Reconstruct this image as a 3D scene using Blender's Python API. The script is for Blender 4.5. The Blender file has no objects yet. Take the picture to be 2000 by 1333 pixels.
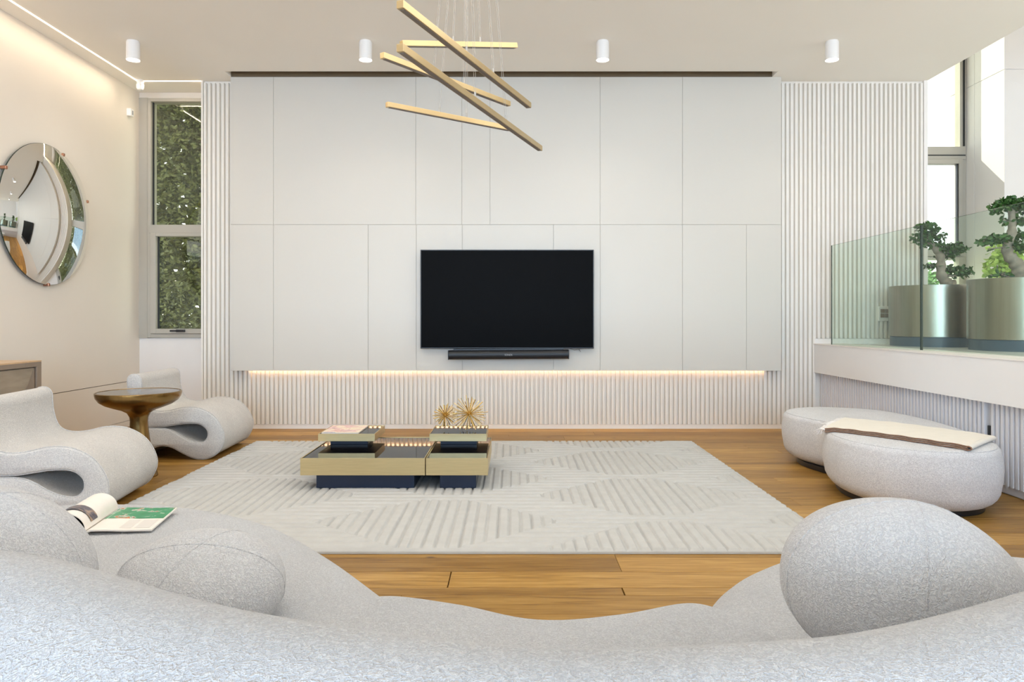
import bpy, bmesh, math, random
import numpy as np
from mathutils import Vector, Matrix
random.seed(7)
scene = bpy.context.scene
C = scene.collection
PI = math.pi
F = 1400.0; HC = 1.085; CY = 621.0; CX = 1000.0

# ------------------------------------------------------------ camera, world, light, exposure
cam = bpy.data.cameras.new('camera'); camo = bpy.data.objects.new('camera', cam); C.objects.link(camo)
camo.location = (0, 0, HC); camo.rotation_euler = (PI/2, 0, 0)
cam.sensor_width = 36; cam.lens = 36*F/2000
cam.shift_y = -(666.5-CY)/2000
cam.clip_start = 0.02; cam.clip_end = 200
scene.camera = camo
scene.view_settings.view_transform = 'Standard'; scene.view_settings.look = 'None'
scene.view_settings.gamma = 1; scene.view_settings.use_curve_mapping = False
scene.view_settings.exposure = 0.79
scene.cycles.use_denoising = True
scene.cycles.max_bounces = 12; scene.cycles.diffuse_bounces = 9; scene.cycles.glossy_bounces = 5
scene.cycles.transmission_bounces = 8; scene.cycles.transparent_max_bounces = 16
scene.cycles.sample_clamp_indirect = 8
scene.cycles.caustics_reflective = False; scene.cycles.caustics_refractive = False

w = bpy.data.worlds.new('world'); scene.world = w; w.use_nodes = True
nt = w.node_tree; bg = nt.nodes['Background']
tc = nt.nodes.new('ShaderNodeTexCoord'); sp = nt.nodes.new('ShaderNodeSeparateXYZ'); cr = nt.nodes.new('ShaderNodeValToRGB')
nt.links.new(tc.outputs['Generated'], sp.inputs[0]); nt.links.new(sp.outputs['Z'], cr.inputs[0])
cr.color_ramp.elements[0].color = (0.95, 0.97, 1, 1); cr.color_ramp.elements[1].color = (0.72, 0.85, 1, 1)
nt.links.new(cr.outputs[0], bg.inputs[0]); bg.inputs[1].default_value = 1.8

def lamp(name, kind, loc, rot, energy, color, size=None, size_y=None, parent=None, spread=None):
    l = bpy.data.lights.new(name, kind); l.energy = energy; l.color = color
    if kind == 'AREA':
        l.shape = 'RECTANGLE'; l.size = size; l.size_y = size_y or size
        if spread: l.spread = spread
    elif kind == 'SPOT':
        l.spot_size = spread or 2.2; l.spot_blend = .8; l.shadow_soft_size = size or .05
    o = bpy.data.objects.new(name, l); C.objects.link(o); o.location = loc; o.rotation_euler = rot
    if parent: o.parent = parent
    return o
sun = bpy.data.lights.new('sun', 'SUN'); sun.energy = 9; sun.angle = 0.009; sun.color = (1, .96, .9)
suno = bpy.data.objects.new('sun', sun); C.objects.link(suno)
suno.rotation_euler = Vector((1, -3.6, -3.06)).to_track_quat('-Z', 'Y').to_euler(); suno.location = (2, 14, 8)
COOL = (0.44, 0.69, 1.0); WARM = (1.0, 0.80, 0.58)
lamp('window_daylight', 'AREA', (-0.2, -6.8, 1.75), (PI/2+.12, 0, 0), 410, COOL, 7.0, 3.0)
lamp('ceiling_fill', 'AREA', (-0.2, -6.7, .5), (PI/2+.95, 0, 0), 115, (1.0, .97, .93), 7.0, .9)  # added uplight to brighten the ceiling, no real source modelled
lamp('stairwell_daylight', 'AREA', (6.8, 2.6, 2.5), (0, PI/2+.1, 0), 46, (1.0, 0.95, .9), 2.8, 4.5)
lamp('overhead_fill', 'AREA', (-0.2, 3.3, 3.38), (0, 0, 0), 58, (1, .955, .88), 5.5, 3.3)  # added area light standing in for unseen downlights

# ------------------------------------------------------------ helpers
def setp(o, label=None, cat=None, group=None, kind=None):
    if label: o['label'] = label
    if cat: o['category'] = cat
    if group: o['group'] = group
    if kind: o['kind'] = kind
    return o
def thing(name, label, cat, loc=(0, 0, 0), rz=0, group=None):
    o = bpy.data.objects.new(name, None); C.objects.link(o); o.location = loc; o.rotation_euler = (0, 0, rz)
    o.empty_display_size = .1
    return setp(o, label, cat, group)
def mesh(name, v, f, smooth=False):
    m = bpy.data.meshes.new(name); m.from_pydata(v, [], f); m.update()
    if smooth: m.shade_smooth()
    return m
class MB:
    def __init__(s): s.v = []; s.f = []; s.sm = []
    def add(s, v, f, smooth=False):
        n = len(s.v); s.v += [tuple(p) for p in v]; s.f += [tuple(i+n for i in q) for q in f]; s.sm += [smooth]*len(f)
        return s
    def box(s, a, b, bev=0.0):
        (x0, y0, z0), (x1, y1, z1) = a, b
        if bev <= 0:
            v = [(x, y, z) for z in (z0, z1) for (x, y) in ((x0, y0), (x1, y0), (x1, y1), (x0, y1))]
            return s.add(v, [(3, 2, 1, 0), (4, 5, 6, 7), (0, 1, 5, 4), (1, 2, 6, 5), (2, 3, 7, 6), (3, 0, 4, 7)])
        bm = bmesh.new()
        bmesh.ops.create_cube(bm, size=1)
        for q in bm.verts: q.co = Vector(((x0+x1)/2+q.co.x*(x1-x0), (y0+y1)/2+q.co.y*(y1-y0), (z0+z1)/2+q.co.z*(z1-z0)))
        bmesh.ops.bevel(bm, geom=bm.edges[:], offset=bev, segments=2, affect='EDGES', profile=.5)
        bm.verts.index_update()
        s.add([q.co[:] for q in bm.verts], [[q.index for q in f.verts] for f in bm.faces]); bm.free()
        return s
    def tube(s, pts, rad, n=10, caps=True, closed=False):
        pts = [Vector(p) for p in pts]; N = len(pts)
        if not hasattr(rad, '__len__'): rad = [rad]*N
        rings = []; prev = None
        for i, p in enumerate(pts):
            if closed: t = pts[(i+1) % N]-pts[i-1]
            else: t = (pts[min(i+1, N-1)]-pts[max(i-1, 0)])
            t.normalize()
            if prev is None:
                up = Vector((0, 0, 1)) if abs(t.z) < .9 else Vector((0, 1, 0))
                a = t.cross(up).normalized()
            else:
                a = (prev-t*prev.dot(t)).normalized()
            prev = a; b = t.cross(a)
            rings.append([p+(a*math.cos(2*PI*k/n)+b*math.sin(2*PI*k/n))*rad[i] for k in range(n)])
        v = [q for r in rings for q in r]; f = []
        for i in range(N if closed else N-1):
            j = (i+1) % N
            for k in range(n): f.append((i*n+k, i*n+(k+1) % n, j*n+(k+1) % n, j*n+k))
        s.add(v, f, True)
        if caps and not closed:
            s.add(rings[0], [tuple(range(n))[::-1]]); s.add(rings[-1], [tuple(range(n))])
        return s
    def lathe(s, prof, c=(0, 0, 0), n=48, smooth=True):
        v = []; f = []
        for (r, z) in prof:
            for k in range(n):
                a = 2*PI*k/n; v.append((c[0]+r*math.cos(a), c[1]+r*math.sin(a), c[2]+z))
        for i in range(len(prof)-1):
            for k in range(n): f.append((i*n+k, i*n+(k+1) % n, (i+1)*n+(k+1) % n, (i+1)*n+k))
        s.add(v, f, smooth)
        if prof[0][0] > 1e-4: s.add(v[:n], [tuple(range(n))[::-1]])
        if prof[-1][0] > 1e-4: s.add(v[-n:], [tuple(range(n))])
        return s
    def obj(s, name, mat, parent=None, label=None, cat=None, group=None, kind=None, sharp=None):
        m = bpy.data.meshes.new(name); m.from_pydata(s.v, [], s.f); m.update()
        m.polygons.foreach_set('use_smooth', s.sm)
        m.materials.append(mat)
        if sharp:
            m.set_sharp_from_angle(angle=sharp)
        o = bpy.data.objects.new(name, m); C.objects.link(o)
        if parent: o.parent = parent
        return setp(o, label, cat, group, kind)
def box(name, a, b, mat, parent=None, bev=0.0, **k): return MB().box(a, b, bev).obj(name, mat, parent, **k)
def link(name, data, parent=None, loc=(0, 0, 0), rot=(0, 0, 0), scale=(1, 1, 1), **k):
    o = bpy.data.objects.new(name, data); C.objects.link(o)
    if parent: o.parent = parent
    o.location = loc; o.rotation_euler = rot; o.scale = scale
    return setp(o, **k)
def cat_rom(pts, n=8, closed=True):
    P = [Vector(p) for p in pts]; N = len(P); out = []
    for i in range(N if closed else N-1):
        if closed: a, b, c, d = P[i-1], P[i], P[(i+1) % N], P[(i+2) % N]
        else: a, b, c, d = P[max(i-1, 0)], P[i], P[i+1], P[min(i+2, N-1)]
        for k in range(n):
            t = k/n
            out.append(.5*((2*b)+(-a+c)*t+(2*a-5*b+4*c-d)*t*t+(-a+3*b-3*c+d)*t**3))
    if not closed: out.append(P[-1])
    return out

# ------------------------------------------------------------ materials
def nodes(name):
    m = bpy.data.materials.new(name); m.use_nodes = True
    t = m.node_tree; return m, t, t.nodes['Principled BSDF']
def ramp(t, fac, stops):
    r = t.nodes.new('ShaderNodeValToRGB'); e = r.color_ramp.elements
    e[0].position, e[0].color = stops[0][0], (*stops[0][1], 1)
    e[1].position, e[1].color = stops[-1][0], (*stops[-1][1], 1)
    for p, c in stops[1:-1]:
        q = e.new(p); q.color = (*c, 1)
    t.links.new(fac, r.inputs[0]); return r.outputs[0]
def noise(t, scale, detail=3, vec=None, rough=.5, scl=None, coord='Object'):
    n = t.nodes.new('ShaderNodeTexNoise'); n.inputs['Scale'].default_value = scale; n.inputs['Detail'].default_value = detail
    n.inputs['Roughness'].default_value = rough
    if vec is None:
        tc = t.nodes.new('ShaderNodeTexCoord'); vec = tc.outputs[coord]
    if scl:
        mp = t.nodes.new('ShaderNodeMapping'); mp.inputs['Scale'].default_value = scl
        t.links.new(vec, mp.inputs[0]); vec = mp.outputs[0]
    t.links.new(vec, n.inputs['Vector']); return n
def bump(t, h, p, strength=.3, dist=.002):
    b = t.nodes.new('ShaderNodeBump'); b.inputs['Strength'].default_value = strength; b.inputs['Distance'].default_value = dist
    t.links.new(h, b.inputs['Height']); t.links.new(b.outputs[0], p.inputs['Normal']); return b
def plain(name, col, rough=.6, metal=0.0, var=.03, nscale=3.0, bscale=0, bstr=.1, spec=.5, scl=None, bscl=None, aniso=0):
    m, t, p = nodes(name)
    n = noise(t, nscale, 4, scl=scl)
    a = tuple(max(0, c*(1-var)) for c in col); b = tuple(min(1, c*(1+var)) for c in col)
    t.links.new(ramp(t, n.outputs[0], [(.3, a), (.7, b)]), p.inputs['Base Color'])
    p.inputs['Roughness'].default_value = rough; p.inputs['Metallic'].default_value = metal
    p.inputs['Specular IOR Level'].default_value = spec
    if aniso: p.inputs['Anisotropic'].default_value = aniso
    if bscale: bump(t, noise(t, bscale, 3, scl=bscl).outputs[0], p, bstr, .001)
    return m
def boucle(name, col, scale=150, dist=.005):
    m, t, p = nodes(name)
    tc = t.nodes.new('ShaderNodeTexCoord')
    wn = noise(t, 60, 2, tc.outputs['Object'])
    mx = t.nodes.new('ShaderNodeMixRGB'); mx.blend_type = 'ADD'; mx.inputs[0].default_value = .03
    t.links.new(tc.outputs['Object'], mx.inputs[1]); t.links.new(wn.outputs['Color'], mx.inputs[2])
    v = t.nodes.new('ShaderNodeTexVoronoi'); v.inputs['Scale'].default_value = scale; v.feature = 'SMOOTH_F1'
    t.links.new(mx.outputs[0], v.inputs['Vector'])
    n = noise(t, scale*2.2, 3, tc.outputs['Object'])
    sub = t.nodes.new('ShaderNodeMath'); sub.operation = 'SUBTRACT'
    t.links.new(n.outputs[0], sub.inputs[0]); t.links.new(v.outputs['Distance'], sub.inputs[1])
    big = noise(t, 4, 3, tc.outputs['Object'])
    a = tuple(c*.95 for c in col); b = tuple(min(1, c*1.04) for c in col)
    cm = t.nodes.new('ShaderNodeMixRGB'); cm.blend_type = 'MULTIPLY'; cm.inputs[0].default_value = 1
    t.links.new(ramp(t, big.outputs[0], [(.3, a), (.7, b)]), cm.inputs[1])
    t.links.new(ramp(t, sub.outputs[0], [(-.12, (.80, .80, .815)), (.2, (1.0, 1.0, 1.0))]), cm.inputs[2])
    t.links.new(cm.outputs[0], p.inputs['Base Color'])
    p.inputs['Roughness'].default_value = .95; p.inputs['Specular IOR Level'].default_value = .15
    p.inputs['Sheen Weight'].default_value = .25; p.inputs['Sheen Roughness'].default_value = .6
    bump(t, sub.outputs[0], p, .85, dist)
    return m
def emit(name, col, s):
    m, t, p = nodes(name); p.inputs['Base Color'].default_value = (*col, 1)
    p.inputs['Emission Color'].default_value = (*col, 1); p.inputs['Emission Strength'].default_value = s; return m
def glass(name, tint=(1, 1, 1), refl=1.0):
    m = bpy.data.materials.new(name); m.use_nodes = True; t = m.node_tree; t.nodes.clear()
    o = t.nodes.new('ShaderNodeOutputMaterial'); mix = t.nodes.new('ShaderNodeMixShader')
    tr = t.nodes.new('ShaderNodeBsdfTransparent'); tr.inputs[0].default_value = (*tint, 1)
    g = t.nodes.new('ShaderNodeBsdfGlossy'); g.inputs['Roughness'].default_value = 0.0; g.inputs[0].default_value = (.9, .97, .94, 1)
    fr = t.nodes.new('ShaderNodeFresnel'); fr.inputs[0].default_value = 1.5
    mu = t.nodes.new('ShaderNodeMath'); mu.operation = 'MULTIPLY'; mu.inputs[1].default_value = refl
    ge = t.nodes.new('ShaderNodeNewGeometry'); inv = t.nodes.new('ShaderNodeMath'); inv.operation = 'SUBTRACT'; inv.inputs[0].default_value = 1
    t.links.new(ge.outputs['Backfacing'], inv.inputs[1]); m2 = t.nodes.new('ShaderNodeMath'); m2.operation = 'MULTIPLY'
    t.links.new(fr.outputs[0], m2.inputs[0]); t.links.new(inv.outputs[0], m2.inputs[1]); t.links.new(m2.outputs[0], mu.inputs[0]); t.links.new(mu.outputs[0], mix.inputs[0])
    t.links.new(tr.outputs[0], mix.inputs[1]); t.links.new(g.outputs[0], mix.inputs[2]); t.links.new(mix.outputs[0], o.inputs[0])
    return m

M = {}
M['ceiling'] = plain('ceiling_paint', (.93, .895, .835), .8, var=.01, nscale=.6)
M['wall'] = plain('left_wall_plaster', (.80, .74, .66), .55, var=.02, nscale=1.2)
M['wall_pale'] = plain('pale_wall_paint', (.84, .81, .78), .7, var=.01)
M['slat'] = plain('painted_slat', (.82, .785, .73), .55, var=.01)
M['slat_cool'] = plain('side_slat_cool_shade', (.74, .745, .78), .5, var=.01)  # cool shading of the side wall is put into this slat colour
M['panel'] = plain('lacquered_panel', (.615, .588, .535), .42, var=.01, nscale=.8)
M['fascia'] = plain('fascia_paint', (.80, .80, .81), .6, var=.01)
M['landing'] = plain('landing_stone', (.74, .73, .70), .25, var=.04, nscale=5)
M['frame'] = plain('window_frame_metal', (.46, .43, .37), .45, .1, var=.03)
M['frame_dark'] = plain('gasket_rubber', (.015, .017, .018), .5)
M['black'] = plain('black_plastic', (.012, .012, .014), .35)
M['screen'] = plain('screen_glass', (.0015, .0015, .0018), .5, spec=.06)
M['speaker'] = plain('speaker_fabric', (.006, .008, .012), .45, bscale=900)
M['logo'] = plain('grey_print', (.35, .36, .38), .5)
M['white'] = plain('white_metal', (.86, .84, .82), .4, var=.01)
M['sofa'] = boucle('sofa_boucle', (.69, .71, .74), 230, .006)
M['cushion'] = boucle('cushion_boucle', (.80, .805, .82), 240, .006)
M['chair'] = boucle('chair_boucle', (.84, .82, .79), 210, .0055)
M['ottoman'] = boucle('ottoman_boucle', (.90, .90, .92), 190, .006)
M['seam'] = plain('seam_piping', (.66, .63, .58), .9)
M['rug'] = plain('rug_wool', (.52, .525, .52), .95, var=.04, nscale=14, bscale=420, bstr=.5, spec=.1)
M['brass'] = plain('brushed_brass', (.66, .53, .29), .36, 1, var=.06, nscale=8, scl=(1, 1, 30), bscale=40, bscl=(1, 1, 40), bstr=.06)
M['brass_lamp'] = plain('chandelier_brass', (.62, .48, .27), .3, 1, var=.05, nscale=6)
M['bronze'] = plain('dark_bronze', (.30, .19, .07), .26, 1, var=.08, nscale=3, scl=(20, 20, 1))
M['glass_black'] = plain('black_glass', (.004, .004, .005), .03, spec=.08)
M['navy'] = plain('navy_lacquer', (.006, .018, .05), .3, var=.1)
M['smoke'] = plain('smoked_top', (.05, .045, .045), .08)
M['gold'] = plain('gold_rods', (.78, .58, .25), .22, 1, var=.05)
M['mirror'] = plain('mirror_silver', (.86, .86, .84), .015, 1, var=0)
M['mirror_edge'] = plain('mirror_edge', (.025, .04, .03), .15)
M['steel'] = plain('brushed_steel', (.35, .315, .27), .3, 1, var=.08, nscale=3, scl=(14, 14, .3), bscale=20, bscl=(40, 40, 1), bstr=.05)
M['plinth'] = plain('blue_grey_plinth', (.07, .10, .14), .4)
M['soil'] = plain('soil', (.05, .035, .02), .95, var=.4, nscale=60, bscale=80, bstr=.8)
M['bark'] = plain('bonsai_bark', (.30, .25, .20), .85, var=.25, nscale=18, bscale=60, bstr=.6)
M['leaf'] = plain('bonsai_leaf', (.045, .12, .025), .4, var=.5, nscale=30)
M['leaf_light'] = plain('sunlit_leaf', (.50, .66, .16), .5, var=.3, nscale=30)  # sunlight on these leaves is put into their colour
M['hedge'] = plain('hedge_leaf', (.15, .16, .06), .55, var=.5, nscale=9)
M['hedge_back'] = plain('hedge_inner', (.10, .105, .055), .9, var=.3, nscale=5, bscale=20, bstr=.8)  # darker olive for the inner mass of the hedge
M['bush'] = plain('garden_bush_leaf', (.14, .27, .10), .5, var=.5, nscale=9)
M['ground'] = plain('garden_ground', (.30, .30, .24), .95, var=.2, nscale=2)
M['throw'] = plain('cream_throw', (.80, .76, .69), .95, var=.02, nscale=20, bscale=300, bstr=.4, spec=.1)
M['throw_edge'] = plain('brown_throw_edge', (.24, .13, .08), .95, var=.1)
M['fringe'] = plain('white_fringe', (.86, .84, .84), .95)
M['cab'] = plain('cabinet_veneer', (.33, .27, .20), .4, var=.18, nscale=4, scl=(1, 1, 6))
M['cab2'] = plain('cabinet_frame', (.26, .20, .15), .4, var=.1, nscale=6)
M['cabtop'] = plain('cabinet_top', (.62, .42, .24), .3, var=.08, nscale=5, scl=(1, 8, 1))
M['copper'] = plain('copper_clip', (.45, .22, .14), .35, 1)
M['paper'] = plain('magazine_paper', (.86, .82, .77), .35, var=.02, nscale=30)
M['led'] = emit('led_strip', (1, .86, .68), 1.8)
M['lampface'] = emit('downlight_lens', (1, .95, .86), 9)
M['led_off'] = plain('lamp_diffuser', (.20, .17, .15), .5)
M['glass'] = glass('window_glass', (.86, .88, .80), 1.6)
M['rail'] = glass('balustrade_glass', (.90, .958, .918), .8)
M['cable'] = plain('black_cable', (.02, .02, .02), .5)
M['wire'] = plain('steel_wire', (.42, .40, .37), .4, .7)
# clear pane with real refraction for the lower window
mm, t_, p_ = nodes('lower_pane_glass'); p_.inputs['Base Color'].default_value = (.93, .98, .98, 1); p_.inputs['Transmission Weight'].default_value = 1
p_.inputs['Roughness'].default_value = .0; p_.inputs['IOR'].default_value = 1.45
n_ = noise(t_, 1.2, 2); t_.links.new(ramp(t_, n_.outputs[0], [(.3, (.9, .96, .96)), (.7, (.97, 1, 1))]), p_.inputs['Base Color'])
M['pane_clear'] = mm
# wood
def wood():
    m, t, p = nodes('oak_plank')
    tc = t.nodes.new('ShaderNodeTexCoord'); oi = t.nodes.new('ShaderNodeObjectInfo')
    off = t.nodes.new('ShaderNodeVectorMath'); off.operation = 'SCALE'; cmb = t.nodes.new('ShaderNodeCombineXYZ')
    for k in range(3): t.links.new(oi.outputs['Random'], cmb.inputs[k])
    t.links.new(cmb.outputs[0], off.inputs[0]); off.inputs['Scale'].default_value = 57
    ad = t.nodes.new('ShaderNodeVectorMath'); ad.operation = 'ADD'
    t.links.new(tc.outputs['Object'], ad.inputs[0]); t.links.new(off.outputs[0], ad.inputs[1])
    n1 = noise(t, 2.2, 6, ad.outputs[0], .6, (1, 14, 1)); n1.inputs['Distortion'].default_value = 1.1
    n2 = noise(t, 5, 5, ad.outputs[0], .65, (1, 40, 1))
    mx = t.nodes.new('ShaderNodeMath'); mx.operation = 'MULTIPLY_ADD'; mx.inputs[1].default_value = .45
    t.links.new(n2.outputs[0], mx.inputs[0])
    m2 = t.nodes.new('ShaderNodeMath'); m2.operation = 'MULTIPLY'; m2.inputs[1].default_value = .62
    t.links.new(n1.outputs[0], m2.inputs[0]); t.links.new(m2.outputs[0], mx.inputs[2])
    c = ramp(t, mx.outputs[0], [(.36, (.14, .062, .009)), (.47, (.28, .143, .024)), (.56, (.35, .19, .038)), (.70, (.47, .28, .085))])
    rv = ramp(t, oi.outputs['Random'], [(0, (.74, .70, .64)), (.5, (.95, .95, .95)), (1, (1.3, 1.34, 1.5))])
    mul = t.nodes.new('ShaderNodeMixRGB'); mul.blend_type = 'MULTIPLY'; mul.inputs[0].default_value = 1
    t.links.new(c, mul.inputs[1]); t.links.new(rv, mul.inputs[2])
    kn = t.nodes.new('ShaderNodeTexVoronoi'); kn.inputs['Scale'].default_value = 3.2
    mp = t.nodes.new('ShaderNodeMapping'); mp.inputs['Scale'].default_value = (.55, 1.3, 1)
    t.links.new(ad.outputs[0], mp.inputs[0]); t.links.new(mp.outputs[0], kn.inputs['Vector'])
    kr = ramp(t, kn.outputs['Distance'], [(.02, (.22, .16, .12)), (.055, (1, 1, 1))])
    mul2 = t.nodes.new('ShaderNodeMixRGB'); mul2.blend_type = 'MULTIPLY'; mul2.inputs[0].default_value = .9
    t.links.new(mul.outputs[0], mul2.inputs[1]); t.links.new(kr, mul2.inputs[2])
    t.links.new(mul2.outputs[0], p.inputs['Base Color'])
    p.inputs['Roughness'].default_value = .42; p.inputs['Specular IOR Level'].default_value = .4
    bump(t, n2.outputs[0], p, .12, .001)
    return m
M['wood'] = wood()
M['gap'] = plain('floor_gap', (.07, .035, .015), .9)
def print_mat(name, stops, scale, base):
    m, t, p = nodes(name); n = noise(t, scale, 4); n.inputs['Distortion'].default_value = .8
    t.links.new(ramp(t, n.outputs[0], stops), p.inputs['Base Color']); p.inputs['Roughness'].default_value = .3; return m
M['print_green'] = print_mat('green_photo_print', [(.40, (.04, .27, .13)), (.56, (.06, .33, .17)), (.60, (.62, .60, .55)), (.64, (.30, .08, .03)), (.68, (.75, .30, .10)), (.75, (.03, .02, .02))], 22, None)
M['print_dark'] = print_mat('dark_photo_print', [(.3, (.03, .035, .06)), (.5, (.12, .11, .14)), (.62, (.40, .28, .2))], 30, None)
M['print_cover'] = print_mat('cover_print', [(.36, (.80, .66, .48)), (.47, (.86, .74, .58)), (.52, (.62, .30, .30)), (.58, (.80, .58, .58)), (.66, (.35, .16, .16))], 9, None)
M['print_blue'] = plain('blue_cover_print', (.05, .16, .42), .3)
M['print_grey'] = plain('grey_text_print', (.72, .69, .66), .4)

# ============================================================ SETTING
H = 3.4
# floor
floor = box('floor', (-3.83, -7, -.12), (3.06, 7.4, -.014), M['gap'], kind='structure')
box('rear_boards', (-3.83, -7, -.013), (3.05, -2.9, 0), M['wood'], floor)
widths = [.08, .18, .18, .185, .18, .085, .18, .18]
edges = [2.80]
i = 0
while edges[-1] < 7.36: edges.append(edges[-1]+widths[i % 8]-.0); i += 1
low = [2.80]; j = 7
while low[-1] > -2.9: low.append(low[-1]-widths[j % 8]); j -= 1
edges = sorted(set(low+edges))
LM = {}
def plank_mesh(L, W):
    k = (round(L, 2), round(W, 3))
    if k not in LM:
        m = MB().box((0, .0008, -.015), (k[0]-.0016, k[1]-.0012, 0), .0012)
        me = bpy.data.meshes.new('plank'); me.from_pydata(m.v, [], m.f); me.materials.append(M['wood']); LM[k] = me
    return LM[k]
for r in range(len(edges)-1):
    y0, y1 = edges[r], edges[r+1]
    if y1 > 7.37: y1 = 7.37
    vis = y0 > 2.0
    rr = random.Random(r*13+5)
    if abs(y0-2.88) < .005: cuts = [-3.83, -2.25, -.257, 1.85, 3.05]
    elif abs(y0-2.80) < .005: cuts = [-3.83, -1.7, .444, 2.3, 3.05]
    else:
        x = -3.83; cuts = [x]; x += rr.choice([.7, 1.1, 1.5, 1.9])
        while x < 2.6: cuts.append(round(x, 2)); x += rr.choice([1.7, 1.9, 2.2]) if vis else 2.2
        cuts.append(3.05)
    for a, b in zip(cuts[:-1], cuts[1:]):
        link('plank', plank_mesh(b-a, y1-y0), floor, (a, y0, 0))

# ceiling with recessed curved slot in front of the wall panel
SX0, SX1 = -2.70, 2.50
cb = MB()
def cbox(a, b): cb.box(a, b)
cbox((-3.83, -7, H), (4.055, 6.70, H+.3))
cbox((-3.83, 6.70, H), (SX0, 7.42, H+.3)); cbox((SX1, 6.70, H), (4.055, 7.42, H+.3))
cbox((SX0, 6.90, H+.0), (SX1, 7.42, H+.3))
prof = [(6.70+.17*math.sin(a), H+.14*(1-math.cos(a))) for a in [k/10*PI/2 for k in range(11)]]+[(6.90, H+.15)]
v = []; 
for (y, z) in prof: v += [(SX0, y, z), (SX1, y, z)]
cb.add(v, [(2*k, 2*k+1, 2*k+3, 2*k+2) for k in range(len(prof)-1)], True)
co = cb.obj('ceiling', M['ceiling'], kind='structure')
box('slot_liner', (SX0+.001, 6.886, H+.0015), (SX1-.001, 6.899, H+.14), plain('slot_liner', (.14, .105, .065), .9), co)
# cove led line
led = MB().box((-3.663, .5, H-.004), (-3.649, 7.008, H-.0003)); led.box((-3.649, 6.994, H-.004), (-3.035, 7.008, H-.0003))
led.obj('light_strip', M['led'], label='thin glowing line of light along the left edge of the ceiling', cat='light strip')
lamp('cove_glow', 'AREA', (-3.656, 3.8, H-.012), (0, 0, 0), 8, WARM, .02, 6.2)
lamp('cove_glow_back', 'AREA', (-3.34, 7.0, H-.012), (0, 0, 0), 1.2, WARM, .6, .02)

# left wall: two slabs with seam
wl = box('wall_left', (-4.0, -7, .452), (-3.83, 7.5, 3.7), M['wall'], kind='structure')
box('lower_panel', (-4.0, -7, .06), (-3.832, 7.4, .446), M['wall'], wl)
box('seam_back', (-4.0, -7, .0), (-3.845, 7.4, .5), M['gap'], wl)
box('baseboard_left', (-3.845, -7, 0), (-3.822, 7.37, .055), M['wall'], kind='structure')
# wall around left window (plane y=7.37)
box('wall_back_left', (-3.83, 7.37, 0), (-2.9, 7.55, .875), M['wall_pale'], kind='structure')
box('trim_1', (-3.83, 7.37, 3.345), (-2.9, 7.55, 3.4), M['wall'], kind='structure')
box('trim_2', (-3.83, 7.355, .875), (-3.742, 7.55, 3.345), M['frame'], kind='structure')
# window 1
win = thing('window_1', None, None, (0, 0, 0)); win['kind'] = 'structure'
def frame(name, x0, x1, z0, z1, y0, y1, wl_, wr, wb, wt, mat, parent):
    m = MB()
    m.box((x0, y0, z0), (x0+wl_, y1, z1), .003); m.box((x1-wr, y0, z0), (x1, y1, z1), .003)
    m.box((x0+wl_, y0, z0), (x1-wr, y1, z0+wb), .003); m.box((x0+wl_, y0, z1-wt), (x1-wr, y1, z1), .003)
    return m.obj(name, mat, parent)
k = 7.37/F
zz = lambda py: HC+(CY-py)*k
frame('window_frame', -3.737, -2.86, zz(660), zz(193), 7.345, 7.46, .034, .05, .04, .035, M['frame'], win)
box('transom', (-3.72, 7.34, zz(456)), (-2.88, 7.46, zz(440)), M['frame'], win, .003)
sash = frame('sash', -3.70, -2.90, zz(652), zz(456), 7.33, 7.42, .055, .05, .05, .035, M['frame'], win)
box('gasket', (-3.648, 7.375, zz(646)), (-3.636, 7.40, zz(462)), M['frame_dark'], sash)
box('pane', (-3.70, 7.40, zz(439)), (-2.9, 7.408, zz(199)), M['glass'], win)
box('gasket', (-3.704, 7.385, zz(439)), (-3.692, 7.402, zz(199)), M['frame_dark'], win)
box('pane', (-3.65, 7.40, zz(643)), (-2.94, 7.408, zz(463)), M['glass'], win)
hd = MB().box((-3.49, 7.305, zz(648)), (-3.42, 7.32, zz(645)), .002).box((-3.425, 7.30, zz(649)), (-3.34, 7.33, zz(644)), .003)
hd.obj('window_handle', M['black'], win, label='black handle')

# back wall with slats
box('wall_back', (-3.015, 7.024, 0), (4.055, 7.42, 3.40), M['slat'], kind='structure')
wb = bpy.data.objects['wall_back']
def slat_mesh(z0, z1, mat):
    m = MB(); w0, w1, d = .0138, .0112, .034
    v = []
    for z in (z0, z1): v += [(-w0, 0, z), (-w1, -d, z), (w1, -d, z), (w0, 0, z)]
    m.add(v, [(0, 1, 5, 4), (1, 2, 6, 5), (2, 3, 7, 6), (4, 5, 6, 7), (3, 2, 1, 0)])
    me = bpy.data.meshes.new('slat'); me.from_pydata(m.v, [], m.f); me.materials.append(mat); return me
s_full = slat_mesh(.045, 3.378, M['slat']); s_up = slat_mesh(.885, 3.378, M['slat'])
x = -2.995
PITCH = .0437
while x < 4.0:
    link('slat', s_up if x > 2.95 else s_full, wb, (x, 7.024, 0))
    x += PITCH
box('corner_trim', (4.018, 6.99, .83), (4.055, 7.03, 3.40), M['wall_pale'], wb)
box('corner_trim', (-3.03, 6.985, 0), (-3.012, 7.42, 3.40), M['slat'], wb)
box('baseboard_back', (-3.012, 7.0, 0), (2.95, 7.03, .043), M['wall_pale'], kind='structure')
box('baseboard_landing', (2.95, 6.985, .83), (4.055, 7.03, .88), M['wall_pale'], kind='structure')

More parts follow.
